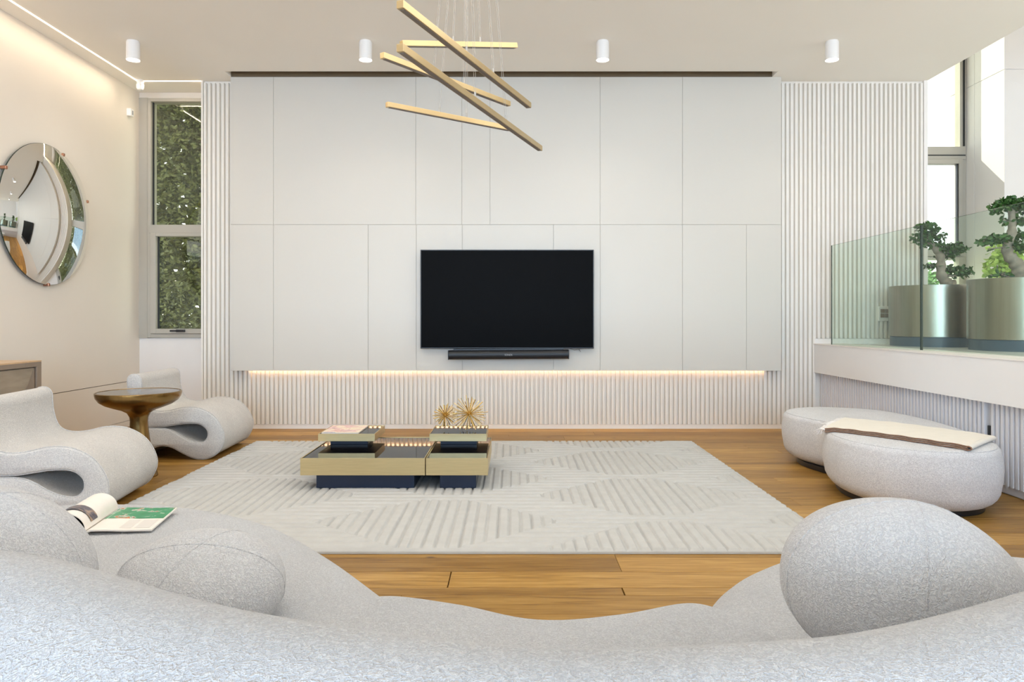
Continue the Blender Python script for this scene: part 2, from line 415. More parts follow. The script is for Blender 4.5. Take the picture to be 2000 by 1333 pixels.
# floating panel wall
PY = 6.88
pk = PY/F
px = lambda p: (p-CX)*pk
pz = lambda p: HC+(CY-p)*pk
pw = thing('wall_panelling', 'large floating off-white panelling of flush rectangular boards behind the television', 'wall panelling', (0, PY, 0))
box('carcass', (px(452), .012, pz(723)), (px(1524), .09, H-.002), M['panel'], pw)
def panel(x0, x1, y0, y1):
    g = .0011
    box('panel', (px(x0)+g, 0, pz(y1)+g), (px(x1)-g, .02, min(pz(y0), H-.001)-g), M['panel'], pw, .0012)
tops = [450, 534, 812, 902, 957, 1172, 1333, 1526]
bots = [450, 534, 719, 813, 903, 1081, 1172, 1333, 1458, 1526]
for a, b in zip(tops[:-1], tops[1:]): panel(a, b, 149, 439)
for a, b in zip(bots[:-1], bots[1:]): panel(a, b, 439, 725)
box('light_strip', (px(478), .0905, pz(723)+.01), (px(1500), .10, pz(723)+.018), M['led'], pw)
lamp('panel_glow', 'AREA', ((px(478)+px(1500))/2, .103, pz(723)+.002), (math.radians(10), 0, 0), 3.2, (1, .62, .36), px(1500)-px(478), .015, parent=pw)

# right side wall under landing
XS = 3.045
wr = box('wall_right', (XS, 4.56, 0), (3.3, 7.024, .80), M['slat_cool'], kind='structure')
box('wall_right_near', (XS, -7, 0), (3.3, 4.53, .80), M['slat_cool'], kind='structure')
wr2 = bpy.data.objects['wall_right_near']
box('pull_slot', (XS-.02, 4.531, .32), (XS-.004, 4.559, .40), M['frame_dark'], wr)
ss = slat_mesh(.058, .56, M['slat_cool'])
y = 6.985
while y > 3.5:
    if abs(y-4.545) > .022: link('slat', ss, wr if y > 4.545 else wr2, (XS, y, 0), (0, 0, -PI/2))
    y -= PITCH
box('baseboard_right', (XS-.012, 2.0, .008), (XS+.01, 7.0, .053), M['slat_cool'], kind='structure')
# landing with fascia; lower/upper edge rise slightly to the front
XF = 2.945
dz = lambda y: .0093*(7-max(y, 3))
v = []
for yy in (7.03, -7.0):
    v += [(XF, yy, .552+dz(yy)), (XF, yy, .826+dz(yy)), (3.25, yy, .826+dz(yy)), (3.25, yy, .552+dz(yy))]
fa = MB().add(v, [(0, 1, 5, 4), (1, 2, 6, 5), (2, 3, 7, 6), (3, 0, 4, 7), (3, 2, 1, 0), (4, 5, 6, 7)]).obj('trim_3', M['fascia'], kind='structure')
v = []
for yy in (7.03, -7.0):
    v += [(XF-.006, yy, .8262+dz(yy)), (XF-.006, yy, .834+dz(yy)), (3.25, yy, .834+dz(yy)), (3.25, yy, .8262+dz(yy))]
MB().add(v, [(0, 1, 5, 4), (1, 2, 6, 5), (2, 3, 7, 6), (3, 0, 4, 7), (3, 2, 1, 0), (4, 5, 6, 7)]).obj('landing_edge', M['wall_pale'], fa)
MB().add([(3.2, -7, .80), (8, -7, .80), (8, 8.3, .80), (3.2, 8.3, .80), (3.2, -7, .83), (8, -7, .83), (8, 8.3, .83), (3.2, 8.3, .83)],
    [(3, 2, 1, 0), (4, 5, 6, 7), (0, 1, 5, 4), (1, 2, 6, 5), (2, 3, 7, 6), (3, 0, 4, 7)]).obj('floor_landing', M['landing'], kind='structure')

# stairwell window (window_2) plane y=8.2
WY = 8.2; wk = WY/F
wx = lambda p: (p-CX)*wk
wz = lambda p: HC+(CY-p)*wk
XW = 5.18
w2 = thing('window_2', None, None); w2['kind'] = 'structure'
xl = 4.3
frame('window_frame', xl, wx(1884), .83, 5.0, WY-.03, WY+.07, .05, wx(1884)-wx(1872), .05, .05, M['frame'], w2)
box('transom', (xl, WY-.04, wz(313)), (wx(1882), WY+.06, wz(288)), M['frame'], w2, .004)
box('transom', (xl, WY-.035, wz(306)), (wx(1881), WY-.045, wz(304)), M['frame_dark'], w2)
s2 = frame('sash', xl+.04, wx(1876), wz(500), wz(313), WY-.05, WY+.05, .05, wx(1876)-wx(1868), .06, .05, M['frame'], w2)
box('gasket', (wx(1866), WY-.035, wz(497)), (wx(1869), WY+.0, wz(316)), M['frame_dark'], s2)
box('transom', (xl, WY-.04, wz(502)), (wx(1882), WY+.06, wz(487)), M['frame'], w2, .004)
s3 = frame('sash', xl+.04, wx(1876), .84, wz(503), WY-.05, WY+.05, .05, wx(1876)-wx(1868), .06, .03, M['frame'], w2)
box('gasket', (wx(1873), WY-.035, .9), (wx(1876), WY+.0, wz(505)), M['frame_dark'], s3)
box('gasket', (wx(1877.5), WY-.045, wz(287)), (wx(1880), WY-.02, 4.95), M['frame_dark'], w2)
box('pane', (xl+.05, WY+.01, wz(288)), (wx(1873), WY+.018, 4.95), M['glass'], w2)
box('pane', (xl+.07, WY+.01, wz(498)), (wx(1869), WY+.02, wz(316)), M['pane_clear'], w2)
box('pane', (xl+.07, WY+.01, .9), (wx(1869), WY+.02, wz(506)), M['glass'], w2)
# jamb left of window, hidden by back wall end
box('wall_stair_back', (3.2, WY, .83), (xl, WY+.2, 5.6), M['wall_pale'], kind='structure')
box('wall_stair_left', (3.9, 7.42, .83), (4.055, WY, 5.6), M['wall_pale'], kind='structure')
box('wall_stair_left_upper', (3.9, -7, H+.02), (4.055, 7.42, 5.6), M['wall_pale'], kind='structure')
# side wall x=5.18 from 7.54 to 8.2, and front face y=7.54, with board joints
ws = thing('wall_stair', None, None); ws['kind'] = 'structure'
zj = 3.70; yj = 8.03; g = .004
for (y0, y1) in ((7.54, yj-g), (yj+g, WY+.3)):
    for (z0, z1) in ((.83, zj-g), (zj+g, 5.6)):
        box('wall_board', (XW, y0, z0), (7.9, y1, z1) if y0 < 7.6 else (5.5, y1, z1), M['wall_pale'], ws, .002)
box('joint_back', (XW+.008, 7.55, .83), (5.5, 8.3, 5.6), M['fascia'], ws)
box('wall_stair_right', (7.9, -7, .83), (8.05, 7.6, 5.6), M['wall_pale'], kind='structure')
box('ceiling_stair', (3.9, -7, 5.6), (8.05, WY+.2, 5.75), M['ceiling'], kind='structure')
box('wall_rear', (-4.0, -7.15, -.1), (8.05, -7.0, 5.75), M['wall_pale'], kind='structure')

# outside: ground, hedge, bush
box('ground', (-30, 8.6, -.3), (30, 60, -.1), M['ground'], kind='structure')
def leaves(n, pos, size, rnd, aspect=.5):
    V = []; Fc = []
    for q in range(n):
        p = Vector(pos(rnd)); s = rnd.uniform(*size)
        d = Vector((rnd.gauss(0, 1), rnd.gauss(0, 1), rnd.gauss(0, .6))).normalized()
        u = d.cross(Vector((rnd.gauss(0, 1), rnd.gauss(0, 1), rnd.gauss(0, 1)))).normalized()
        nn = d.cross(u)
        b = len(V); w_ = s*aspect*.5
        V += [p, p+d*s*.35+u*w_+nn*s*.06, p+d*s*.75+u*w_*.8+nn*s*.05, p+d*s, p+d*s*.75-u*w_*.8+nn*s*.05, p+d*s*.35-u*w_+nn*s*.06, p+d*s*.5]
        Fc += [(b, b+1, b+6), (b+1, b+2, b+6), (b+2, b+3, b+6), (b+3, b+4, b+6), (b+4, b+5, b+6), (b+5, b, b+6)]
    return V, Fc
rnd = random.Random(3)
def hpos(r):
    x = r.uniform(-5.6, -2.6); z = r.uniform(-.1, 4.6)
    return (x, 8.45+.25*math.sin(x*3+z*2)+r.uniform(-.2, .25), z)
hedge = thing('hedge', 'tall dense dark green hedge outside the narrow left window', 'hedge', (-4.2, 8.8, -.1))
V, Fc = leaves(26000, hpos, (.035, .075), rnd)
o = MB().add([(p[0]+4.2, p[1]-8.8, p[2]+.1) for p in V], Fc).obj('foliage', M['hedge'], hedge, kind='stuff')
# lumpy inner mass with small ragged gaps
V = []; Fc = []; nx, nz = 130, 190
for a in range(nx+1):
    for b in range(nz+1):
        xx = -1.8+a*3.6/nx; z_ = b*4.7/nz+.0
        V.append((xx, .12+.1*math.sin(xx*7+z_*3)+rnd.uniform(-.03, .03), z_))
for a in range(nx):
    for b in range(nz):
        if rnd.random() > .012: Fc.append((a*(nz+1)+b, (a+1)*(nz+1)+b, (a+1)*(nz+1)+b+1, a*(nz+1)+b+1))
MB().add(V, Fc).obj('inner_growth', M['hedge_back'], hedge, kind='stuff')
bush = thing('garden_bush', 'green bushy plant outside the bottom of the stairwell window', 'bush', (5.6, 9.7, -.1))
def bpos(r):
    while True:
        p = Vector((r.uniform(-1, 1), r.uniform(-1, 1), r.uniform(-1, 1)))
        if .5 < p.length < 1: return (p.x*1.1, p.y*.5, .95+p.z*1.0)
V, Fc = leaves(5000, bpos, (.06, .12), rnd); MB().add(V, Fc).obj('foliage', M['bush'], bush, kind='stuff')
MB().tube([(0, 0, 0), (.03, 0, .5), (0, .03, 1.2)], [.05, .04, .02]).obj('trunk', M['bark'], bush)

# ============================================================ WALL-MOUNTED THINGS
tv = thing('television', 'large black flat television mounted on the off-white panelling', 'television', (-.046, 6.80, .791))
TX0, TX1, TZ = -.8235, .823, .94
frm = MB().box((TX0, 0, 0), (TX1, .035, TZ), .004).obj('casing', M['black'], tv)
box('screen', (TX0+.008, -.0015, .011), (TX1-.008, .001, TZ-.008), M['screen'], tv)
box('wall_bracket', (-.3, .035, .3), (.3, .079, .65), M['black'], tv)
MB().tube([(.60, .02, .0), (.64, .02, -.014), (.68, .02, -.006), (.70, .02, -.03), (.688, .02, -.012), (.695, .03, .004)], .0022, 6).obj('cable', M['cable'], tv)
sb = thing('soundbar', 'long black rounded soundbar hanging just below the television', 'speaker', (-.033, 6.79, .735), group=None)
sb.rotation_euler = (0, -.006, 0)
m = MB(); prof = []
for q in range(17):
    a = PI*q/16; prof.append((-.045*math.sin(a)**.8, .044*math.cos(a)))
prof = prof+[(.02, -.044), (.02, .044)]
L = .568; v = [(-L, y_, z_) for y_, z_ in prof]+[(L, y_, z_) for y_, z_ in prof]; n = len(prof)
m.add(v, [(q, (q+1) % n, n+(q+1) % n, n+q) for q in range(n)], True); m.add(v[:n], [tuple(range(n))]); m.add(v[n:], [tuple(range(n))[::-1]])
m.obj('speaker_body', M['speaker'], sb, sharp=.6)
for s in (-1, 1): box('end_cap', (s*L-.003, -.044, -.044), (s*L+.003, .02, .044), M['black'], sb, .001)
box('mounting_rail', (-.52, -.01, .044), (.52, .07, .056), M['black'], sb)
box('wall_plate', (-.25, .02, -.03), (.25, .088, .03), M['black'], sb)
fc = bpy.data.curves.new('logo', 'FONT'); fc.body = 'SONOS'; fc.size = .022; fc.extrude = .0005; fc.align_x = 'CENTER'; fc.materials.append(M['logo'])
fo = bpy.data.objects.new('logo', fc); C.objects.link(fo); fo.parent = sb; fo.location = (0, -.0462, -.008); fo.rotation_euler = (PI/2, 0, 0)
lm_ = bpy.data.meshes.new_from_object(fo); fl = bpy.data.objects.new('logo', lm_); C.objects.link(fl); fl.parent = sb; fl.location = fo.location; fl.rotation_euler = fo.rotation_euler
bpy.data.objects.remove(fo); fl.name = 'logo'

# convex mirror on the left wall
mr = thing('convex_mirror', 'large round convex mirror on the left wall', 'mirror', (-3.83, 5.866, 1.927))
R = .572; m = MB(); D = .145; Rs = (R*R+D*D)/(2*D); prof = []
for q in range(41):
    a = q/40*math.asin(R/Rs); prof.append((Rs*math.sin(a), Rs*math.cos(a)-(Rs-D)))
n = 120; v = [(prof[0][1]+.035, 0, 0)]; f = []
for (r, h) in prof[1:]:
    for q in range(n): v.append((h+.035, r*math.cos(2*PI*q/n), r*math.sin(2*PI*q/n)))
for q in range(n): f.append((0, 1+q, 1+(q+1) % n))
for a in range(len(prof)-2):
    for q in range(n): f.append((1+a*n+q, 1+(a+1)*n+q, 1+(a+1)*n+(q+1) % n, 1+a*n+(q+1) % n))
m.add(v, f, True).obj('mirror_dome', M['mirror'], mr)
m = MB(); v = []
for xx in (.034, .026):
    for q in range(n): v.append((xx, R*1.003*math.cos(2*PI*q/n), R*1.003*math.sin(2*PI*q/n)))
m.add(v, [(q, (q+1) % n, n+(q+1) % n, n+q) for q in range(n)]+[tuple(range(n, 2*n))]).obj('rim', M['mirror_edge'], mr)
MB().lathe([(.40, 0), (.40, .026)], n=48).obj('backing', M['black'], mr).rotation_euler = (0, PI/2, 0)
for a in (70, 150, 270, 20):
    a = math.radians(a)
    c = box('clip', (.0, -.012, -.012), (.045, .012, .012), M['copper'], mr, .003)
    c.location = (0, R*1.0*math.cos(a), R*1.0*math.sin(a))

# wall sensors
se = thing('wall_sensor', 'small white box sensor on the left wall near the window', 'sensor', (-3.83, 7.15, 3.14))
box('sensor_body', (0, -.03, -.045), (.045, .03, .03), M['white'], se, .006)
box('sensor_lens', (.0455, -.012, -.03), (.047, .012, .01), M['logo'], se)
cs = thing('corner_sensor', 'small white cylinder sensor hanging from the ceiling in the left corner', 'sensor', (-3.62, 6.98, H))
MB().lathe([(.03, 0), (.031, -.04), (.034, -.045), (.034, -.075), (.026, -.095), (.0001, -.104)][::-1], n=32).obj('sensor_dome', M['white'], cs, sharp=.7)
MB().lathe([(.0355, -.052), (.0355, -.046)], n=32).obj('sensor_ring', M['fascia'], cs)

# socket on the slats of the landing
ol = thing('wall_socket', 'pale wall socket plate with dark modules on the slats behind the glass', 'socket', (3.628, 6.99, 1.127))
box('plate', (-.058, -.012, -.075), (.058, .01, .07), M['slat'], ol, .004)
for a in (-1, 1):
    for b in (0, 1):
        box('socket_module', (a*.022-.02, -.018, -.04+b*.045), (a*.022+.02, -.011, -.002+b*.045), M['cab2'], ol, .002)

# downlights
dl0 = None
texts = ['leftmost of the four white cylinder downlights, above the left window',
         'second white cylinder downlight from the left on the ceiling',
         'third white cylinder downlight from the left, right of the brass chandelier',
         'rightmost of the four white cylinder downlights, above the fluted wall']
for q, pxx in enumerate((260, 714, 1177, 1625)):
    X = (pxx-CX)*6.0/F
    d = thing('ceiling_downlight', texts[q], 'ceiling light', (X, 6.0, H), 0, 'cylinder downlights')
    if q == 0:
        hm = MB().lathe([(.048, -.150), (.0535, -.158), (.0535, -.010), (.048, -.009), (.048, 0)], n=40).obj('lamp_housing', M['white'], d, sharp=.6)
        lm = MB().lathe([(.0478, -.1525), (.0478, -.150)], n=40).obj('lamp_lens', M['lampface'], d)
    else:
        for src in (hm, lm):
            c = src.copy(); C.objects.link(c); c.parent = d
    lamp('downlight', 'SPOT', (0, 0, -.165), (0, 0, 0), 9, (1, .88, .72), .05, parent=d, spread=2.3)

# ============================================================ CHANDELIER
ch = thing('linear_chandelier', 'brass chandelier of five crossing thin bars hung on wires', 'chandelier', (-.25, 4.0, H))
def bar(pl, hl, pr, hr):
    out = []
    for (p, h) in ((pl, hl), (pr, hr)):
        Y = F*h/(CY-p[1]); out.append(Vector(((p[0]-CX)*Y/F, Y, HC+h)))
    return out
bars = [bar((781, 9), 1.15, (1033, 207), 1.15), bar((784, 86), 1.42, (1008, 90), 1.6), bar((781, 94), 1.0, (1055, 291), 1.0),
        bar((746, 109), 1.3, (994, 204), 1.3), bar((755, 205), 1.22, (996, 252), 1.22)]
org = Vector((-.25, 4.0, H))
hang = [(.42, .64), (.42, .66), (.42, .66), (.36, .60), (.40, .62)]
for (A, B), tt in zip(bars, hang):
    d = (B-A); L = d.length; d.normalize(); s = Vector((-d.y, d.x, 0)).normalized(); u = s.cross(d)
    if u.z < 0: u = -u
    def bx(x0, x1, y0, y1, z0, z1, name, mat, parent, bev=.0015):
        m = MB().box((x0, y0, z0), (x1, y1, z1), bev)
        m.v = [tuple(A-org+d*p[0]+s*p[1]+u*p[2]) for p in m.v]
        return m.obj(name, mat, parent)
    b = bx(0, L, -.0145, .0145, -.0125, .0165, 'light_bar', M['brass_lamp'], ch)
    bx(.015, L-.015, -.0095, .0095, -.0145, -.012, 'diffuser', M['led_off'], b, 0)
    for t in tt:
        p = A+d*(L*t)-org
        MB().lathe([(.005, 0), (.005, .03)], (p.x, p.y, p.z+.016), 10).obj('wire_grip', M['wire'], b)
        for s_ in (-.004, .004):
            MB().tube([(p.x+s_, p.y, p.z+.03), (p.x*.55+s_, p.y*.9, -.02)], .0009, 5).obj('wire', M['wire'], b)
MB().lathe([(.16, -.03), (.165, -.025), (.165, 0)], n=48).obj('canopy', M['brass_lamp'], ch)

# ============================================================ RUG
RX0, RX1, RY0, RY1 = -2.215, 1.56, 3.285, 6.19
nx = 760; ny = 340
X, Y = np.meshgrid(np.linspace(RX0, RX1, nx), np.linspace(RY0, RY1, ny))
best = np.full(X.shape, 1e9); DX = np.zeros_like(X)
for a in range(-4, 3):
    for b in range(-2, 6):
        cx = .79+1.18*a; cyy = 3.30+1.0*b+(.45 if a % 2 else 0)
        dd = np.maximum(np.abs(X-cx)/.66+np.abs(Y-cyy)/.56, np.abs(Y-cyy)/.44)
        msk = dd < best; best = np.where(msk, dd, best); DX = np.where(msk, X-cx, DX)
par = best < 1
def groove(c, pitch, wdt):
    d = np.abs((c/pitch) % 1-.5)*pitch   # distance from groove centre is pitch/2 - d... grooves at integer+.5
    return np.clip((pitch*.5-np.abs(d-pitch*.5)-0)/wdt, 0, 1)
gy = groove(DX, .058, .011); gx = groove(Y-RY0, .078, .015)
Hh = np.where(par, gy, gx); Hh = np.where(np.abs(best-1) < .015, Hh*.6, Hh)
Z = .004+.020*np.sqrt(Hh)
rs = np.random.RandomState(2); Z += rs.uniform(-.0008, .0008, Z.shape)
edge = np.minimum.reduce([X-RX0, RX1-X, Y-RY0, RY1-Y]); Z = np.where(edge < .012, .012, Z)
Xj = X.copy(); Yj = Y.copy()
wob = .004*np.sin(Y*80)+.003*np.sin(Y*37)
Xj[:, 0] += wob[:, 0]; Xj[:, -1] += wob[:, -1]
vt = np.stack([Xj, Yj, Z], -1).reshape(-1, 3)
idx = np.arange(nx*ny).reshape(ny, nx)
fq = np.stack([idx[:-1, :-1], idx[:-1, 1:], idx[1:, 1:], idx[1:, :-1]], -1).reshape(-1, 4)
ring = list(idx[0, :])+list(idx[1:, -1])+list(idx[-1, :-1][::-1])+list(idx[1:-1, 0][::-1])
base = len(vt); vb = vt[ring].copy(); vb[:, 2] = .0005
me = bpy.data.meshes.new('area_rug')
faces = fq.tolist(); nr = len(ring)
for q in range(nr):
    a, b = ring[q], ring[(q+1) % nr]; faces.append((b, a, base+q, base+(q+1) % nr))
me.from_pydata(np.vstack([vt, vb]).tolist(), [], faces); me.update(); me.shade_smooth(); me.materials.append(M['rug'])
link('area_rug', me, None, label='large cream wool rug with carved geometric ribs under the brass coffee table', cat='rug')
RT = .0225

# ============================================================ COFFEE TABLES
def tray(parent, x0, x1, y0, y1, z0, z1, name='tray', mat='brass', rim=.012, drop=.014):
    m = MB()
    m.box((x0, y0, z0), (x1, y0+rim, z1), .0008); m.box((x0, y1-rim, z0), (x1, y1, z1), .0008)
    m.box((x0, y0+rim, z0), (x0+rim, y1-rim, z1), .0008); m.box((x1-rim, y0+rim, z0), (x1, y1-rim, z1), .0008)
    m.box((x0+rim, y0+rim, z0), (x1-rim, y1-rim, z0+.01))
    t = m.obj(name, M[mat], parent)
    box('glass_top', (x0+rim, y0+rim, z1-drop-.008), (x1-rim, y1-rim, z1-drop), M['glass_black'], t)
    return t
ct = thing('coffee_table', 'low two-part brass coffee table with black glass tops on navy plinths', 'coffee table', (-.72, 4.6, RT))
def L3(x, y, z): return (x+.72, y-4.6, z-RT)
# both units share the ends
zt, zb = .216, .110
def unit(x0, x1, y0, y1, p0, p1, q0, q1):
    tray(ct, x0+.72, x1+.72, y0-4.6, y1-4.6, zb-RT, zt-RT, 'table_frame', rim=.006, drop=.004)
    box('plinth', L3(p0, q0, RT), L3(p1, q1, zb+.001), M['navy'], ct, .002)
unit(-1.309, -.538, 4.43, 5.223, -1.219, -.609, 4.465, 5.10)
unit(-.5325, -.149, 4.43, 5.223, -.449, -.224, 4.465, 5.10)
def upper(x0, x1, y0, y1, bx0, bx1):
    box('riser', L3(bx0, y0+.11, zt-.004), L3(bx1, y1-.08, .2535), M['navy'], ct, .002)
    tray(ct, x0+.72, x1+.72, y0-4.6, y1-4.6, .252-RT, .302-RT, 'upper_tray', rim=.005, drop=.003)
upper(-1.307, -.924, 4.83, 5.212, -1.251, -.993)
upper(-.557, -.171, 4.83, 5.212, -.492, -.242)
ZT = .302-.0028
# starburst ornaments
def burst(px_, py_, rpx, Y, label, seed):
    X_ = (px_-CX)*Y/F; Z_ = HC+(CY-py_)*Y/F; R_ = rpx*Y/F
    t = thing('starburst_sculpture', label, 'ornament', (X_, Y, ZT), 0, 'gold starburst ornaments')
    c = Vector((0, 0, Z_-ZT)); r = random.Random(seed); N = 78
    rod = MB().tube([(0, 0, 0), (0, 0, 1)], [.0016/1, .0021], 6).v
    for q in range(N):
        zc = 1-2*(q+.5)/N; a = q*2.39996+r.uniform(-.2, .2); s_ = math.sqrt(1-zc*zc)
        d = Vector((s_*math.cos(a), s_*math.sin(a), zc)); ln = R_*r.uniform(.85, 1.05)
        if (c+d*ln).z < .002: ln = min(ln, max(.01, (c.z-.002)/max(.05, -d.z)))
        MB().tube([c+d*.006, c+d*ln], [.0014, .0027], 6).obj('rod', M['gold'], t)
    m = MB(); m.lathe([(.0001, -.009), (.006, -.006), (.009, 0), (.006, .006), (.0001, .009)], c, 12).obj('core', M['gold'], t)
burst(869.5, 811.5, 24, 5.02, 'smaller gold starburst sculpture on the right upper tray', 4)
burst(916.5, 808.5, 36, 4.99, 'larger gold starburst sculpture on the right upper tray', 9)
# magazine on left tray
mg = thing('closed_magazine', 'pale closed magazine with a pink-toned cover lying on the left upper tray', 'magazine', (-1.165, 5.02, ZT))
box('pages', (-.125, -.165, 0), (.125, .165, .006), M['paper'], mg)
box('cover', (-.126, -.166, .0055), (.126, .166, .0075), M['print_cover'], mg)
box('cover_stripe', (-.115, -.165, .0076), (-.035, -.15, .0079), M['print_blue'], mg)

# ============================================================ SIDE TABLE
st = thing('side_table', 'round bronze pedestal side table between the two armchairs', 'side table', (-2.55, 4.90, 0))
pr = [(.118, 0), (.119, .004), (.117, .010), (.098, .09), (.080, .18), (.066, .27), (.058, .34), (.056, .38), (.060, .41), (.075, .437),
      (.11, .457), (.16, .474), (.21, .494), (.245, .518), (.263, .545), (.268, .565), (.268, .578), (.264, .581), (.258, .5815), (.256, .575), (.0001, .575)]
MB().lathe(pr, n=96).obj('pedestal', M['bronze'], st, sharp=.9)
MB().lathe([(.2545, .5755), (.2545, .579)], n=96).obj('glass_top', M['smoke'], st)

# ============================================================ ARMCHAIRS
outl = [(-.56, .252), (-.65, .262), (-.70, .305), (-.712, .39), (-.716, .48), (-.72, .55), (-.722, .61), (-.705, .64), (-.675, .65), (-.64, .642), (-.62, .61), (-.617, .56),
        (-.61, .50), (-.59, .43), (-.55, .385), (-.48, .368), (-.40, .375), (-.30, .396), (-.185, .388), (-.085, .335), (-.022, .25), (0, .155), (-.04, .06),
        (-.10, .015), (-.17, .0), (-.24, .014), (-.31, .048), (-.396, .094), (-.47, .106), (-.54, .085), (-.60, .035), (-.645, .006), (-.70, .0), (-.77, .0), (-.815, .012), (-.825, .05),
        (-.80, .10), (-.745, .165), (-.67, .218), (-.58, .238),
        (-.455, .236), (-.384, .216), (-.302, .165), (-.232, .135), (-.165, .128), (-.125, .165), (-.13, .225), (-.185, .268), (-.28, .275), (-.384, .262), (-.455, .253)]
def make_chair(label, side, rz, width=.74):
    t = thing('armchair', label, 'armchair', side, rz, 'white curved ribbon armchairs')
    P = [Vector((p.x, p.y)) for p in cat_rom([(a, b, 0) for a, b in outl], 5)]
    P = [Vector((p.x, max(p.y, 0))) for p in P]; N = len(P)
    nrm = []
    for i in range(N):
        tg = (P[(i+1) % N]-P[i-1]).normalized(); nrm.append(Vector((-tg.y, tg.x)))
    area = sum(P[i-1].x*P[i].y-P[i].x*P[i-1].y for i in range(N))
    sg = 1 if area > 0 else -1          # inward normal
    rb = .022; rings = []
    st_ = [(0, 1.0), (rb*.12, .5), (rb*.45, .16), (rb, 0)]
    secs = [(y_, s_) for y_, s_ in st_]+[(rb+(width-2*rb)*k/10, 0) for k in range(1, 10)]+[(width-y_, s_) for y_, s_ in st_[::-1]]
    v = []
    for (y_, s_) in secs:
        for i in range(N):
            q = P[i]+nrm[i]*sg*rb*s_*.5; v.append((q.x, y_, q.y))
    f = []; S = len(secs)
    for a in range(S-1):
        for i in range(N):
            j = (i+1) % N; f.append((a*N+i, a*N+j, (a+1)*N+j, (a+1)*N+i))
    if area > 0: f = [q[::-1] for q in f]
    from mathutils.geometry import tessellate_polygon
    for a, flip in ((0, True), (S-1, False)):
        tri = tessellate_polygon([[Vector((v[a*N+i][0], v[a*N+i][2], 0)) for i in range(N)]])
        for tq in tri: f.append(tuple(a*N+i for i in tq))
    m = MB().add(v, f, True); body = m.obj('seat_shell', M['chair'], t)
    bm = bmesh.new(); bm.from_mesh(body.data); bmesh.ops.recalc_face_normals(bm, faces=bm.faces[:]); bm.to_mesh(body.data); bm.free()
    body.data.set_sharp_from_angle(angle=1.0)
    for y_ in (.014, width-.014):
        pts = [(P[i].x-nrm[i].x*sg*.0015, y_, P[i].y-nrm[i].y*sg*.0015) for i in range(0, N)]
        MB().tube(pts, .0035, 6, closed=True).obj('piping', M['chair'], t)
    return t
def place_chair(px_, py_bottom, Y, rz, label):
    Xf = (px_-CX)*Y/F
    return make_chair(label, (Xf, Y, 0.004), rz)
place_chair(211, 0, 3.82, math.radians(7.5), 'white boucle curved armchair nearest the sofa, left of the bronze side table')
place_chair(437, 0, 5.47, math.radians(3), 'white boucle curved armchair in the far left corner behind the side table')

# ============================================================ CABINET
cbn = thing('low_cabinet', 'brown veneered low cabinet against the left wall, cut by the photo edge', 'cabinet', (-3.825, 3.6, 0))
CW = .425
box('cabinet_body', (0, -.5, .08), (CW-.03, 1.58, .755), M['cab2'], cbn)
fr = MB(); fr.box((CW-.03, -.5, .735), (CW, 1.58, .768), .001); fr.box((CW-.03, 1.53, .08), (CW, 1.58, .735), .001); fr.box((CW-.03, -.5, .08), (CW, 1.53, .11), .001)
fr.obj('frame', M['cab2'], cbn)
box('cabinet_top', (0, -.5, .7685), (CW, 1.58, .778), M['cabtop'], cbn)
d1 = box('door', (CW-.025, .76, .115), (CW-.012, 1.52, .728), M['cab'], cbn, .001)
MB().add([(CW-.0115, 1.515, .725), (CW-.0115, 1.515, .12), (CW-.0115, 1.15, .12), (CW-.008, 1.515, .725), (CW-.008, 1.515, .12), (CW-.008, 1.15, .12)], [(3, 5, 4), (0, 3, 4, 1), (0, 2, 5, 3), (2, 1, 4, 5)]).obj('veneer_facet', M['cab2'], d1)
box('door', (CW-.025, -.04, .115), (CW-.012, .752, .728), M['cab'], cbn, .001)
for yy in (-.4, 1.48): box('leg', (.05, yy-.03, 0), (.09, yy+.03, .08), M['black'], cbn); box('leg', (CW-.09, yy-.03, 0), (CW-.05, yy+.03, .08), M['black'], cbn)

# ============================================================ OTTOMAN
def puff(outline, z0, z1, r_bot, r_top, dome=.01, n=8, cen=None, bulge=0.0):
    P = [Vector((p.x, p.y)) for p in cat_rom([(a, b, 0) for a, b in outline], n)]
    N = len(P); nrm = []
    for i in range(N):
        tg = (P[(i+1) % N]-P[i-1]).normalized(); nrm.append(Vector((-tg.y, tg.x)))
    area = sum(P[i-1].x*P[i].y-P[i].x*P[i-1].y for i in range(N))
    if area < 0: P = P[::-1]; nrm = [-q for q in nrm[::-1]]
    c = Vector(cen) if cen else sum(P, Vector((0, 0)))/N
    rings = []
    def off(d):   # inward offset
        return [P[i]+nrm[i]*d for i in range(N)]
    for k in range(7):
        a = PI/2*k/6; rings.append((off(r_bot*(1-math.sin(a))), z0+r_bot*.9*(1-math.cos(a))))
    for k in range(1, 4):
        rings.append((off(-bulge*math.sin(PI*k/4)), z0+r_bot*.9+(z1-r_top*.8-z0-r_bot*.9)*k/4))
    for k in range(9):
        a = PI/2*k/8; rings.append((off(r_top*(1-math.cos(a))), z1-r_top*.8*(1-math.sin(a))))
    last = off(r_top)
    for k in range(1, 12):
        s_ = 1-k/12; rings.append(([c+(p-c)*s_ for p in last], z1+dome*(1-s_*s_)))
    v = []; f = []
    for ps, z_ in rings: v += [(p.x, p.y, z_) for p in ps]
    for a in range(len(rings)-1):
        for i in range(N): f.append((a*N+i, a*N+(i+1) % N, (a+1)*N+(i+1) % N, (a+1)*N+i))
    v.append((c.x, c.y, z1+dome)); top = len(v)-1; a = (len(rings)-1)*N
    for i in range(N): f.append((a+i, a+(i+1) % N, top))
    v.append((c.x, c.y, z0)); bt = len(v)-1
    for i in range(N): f.append(((i+1) % N, i, bt))
    return MB().add(v, f, True), P, nrm
ot = thing('kidney_ottoman', 'large white boucle kidney-shaped ottoman on a black base by the fluted side wall', 'ottoman', (0, 0, 0))
OC = (2.5, 4.7)
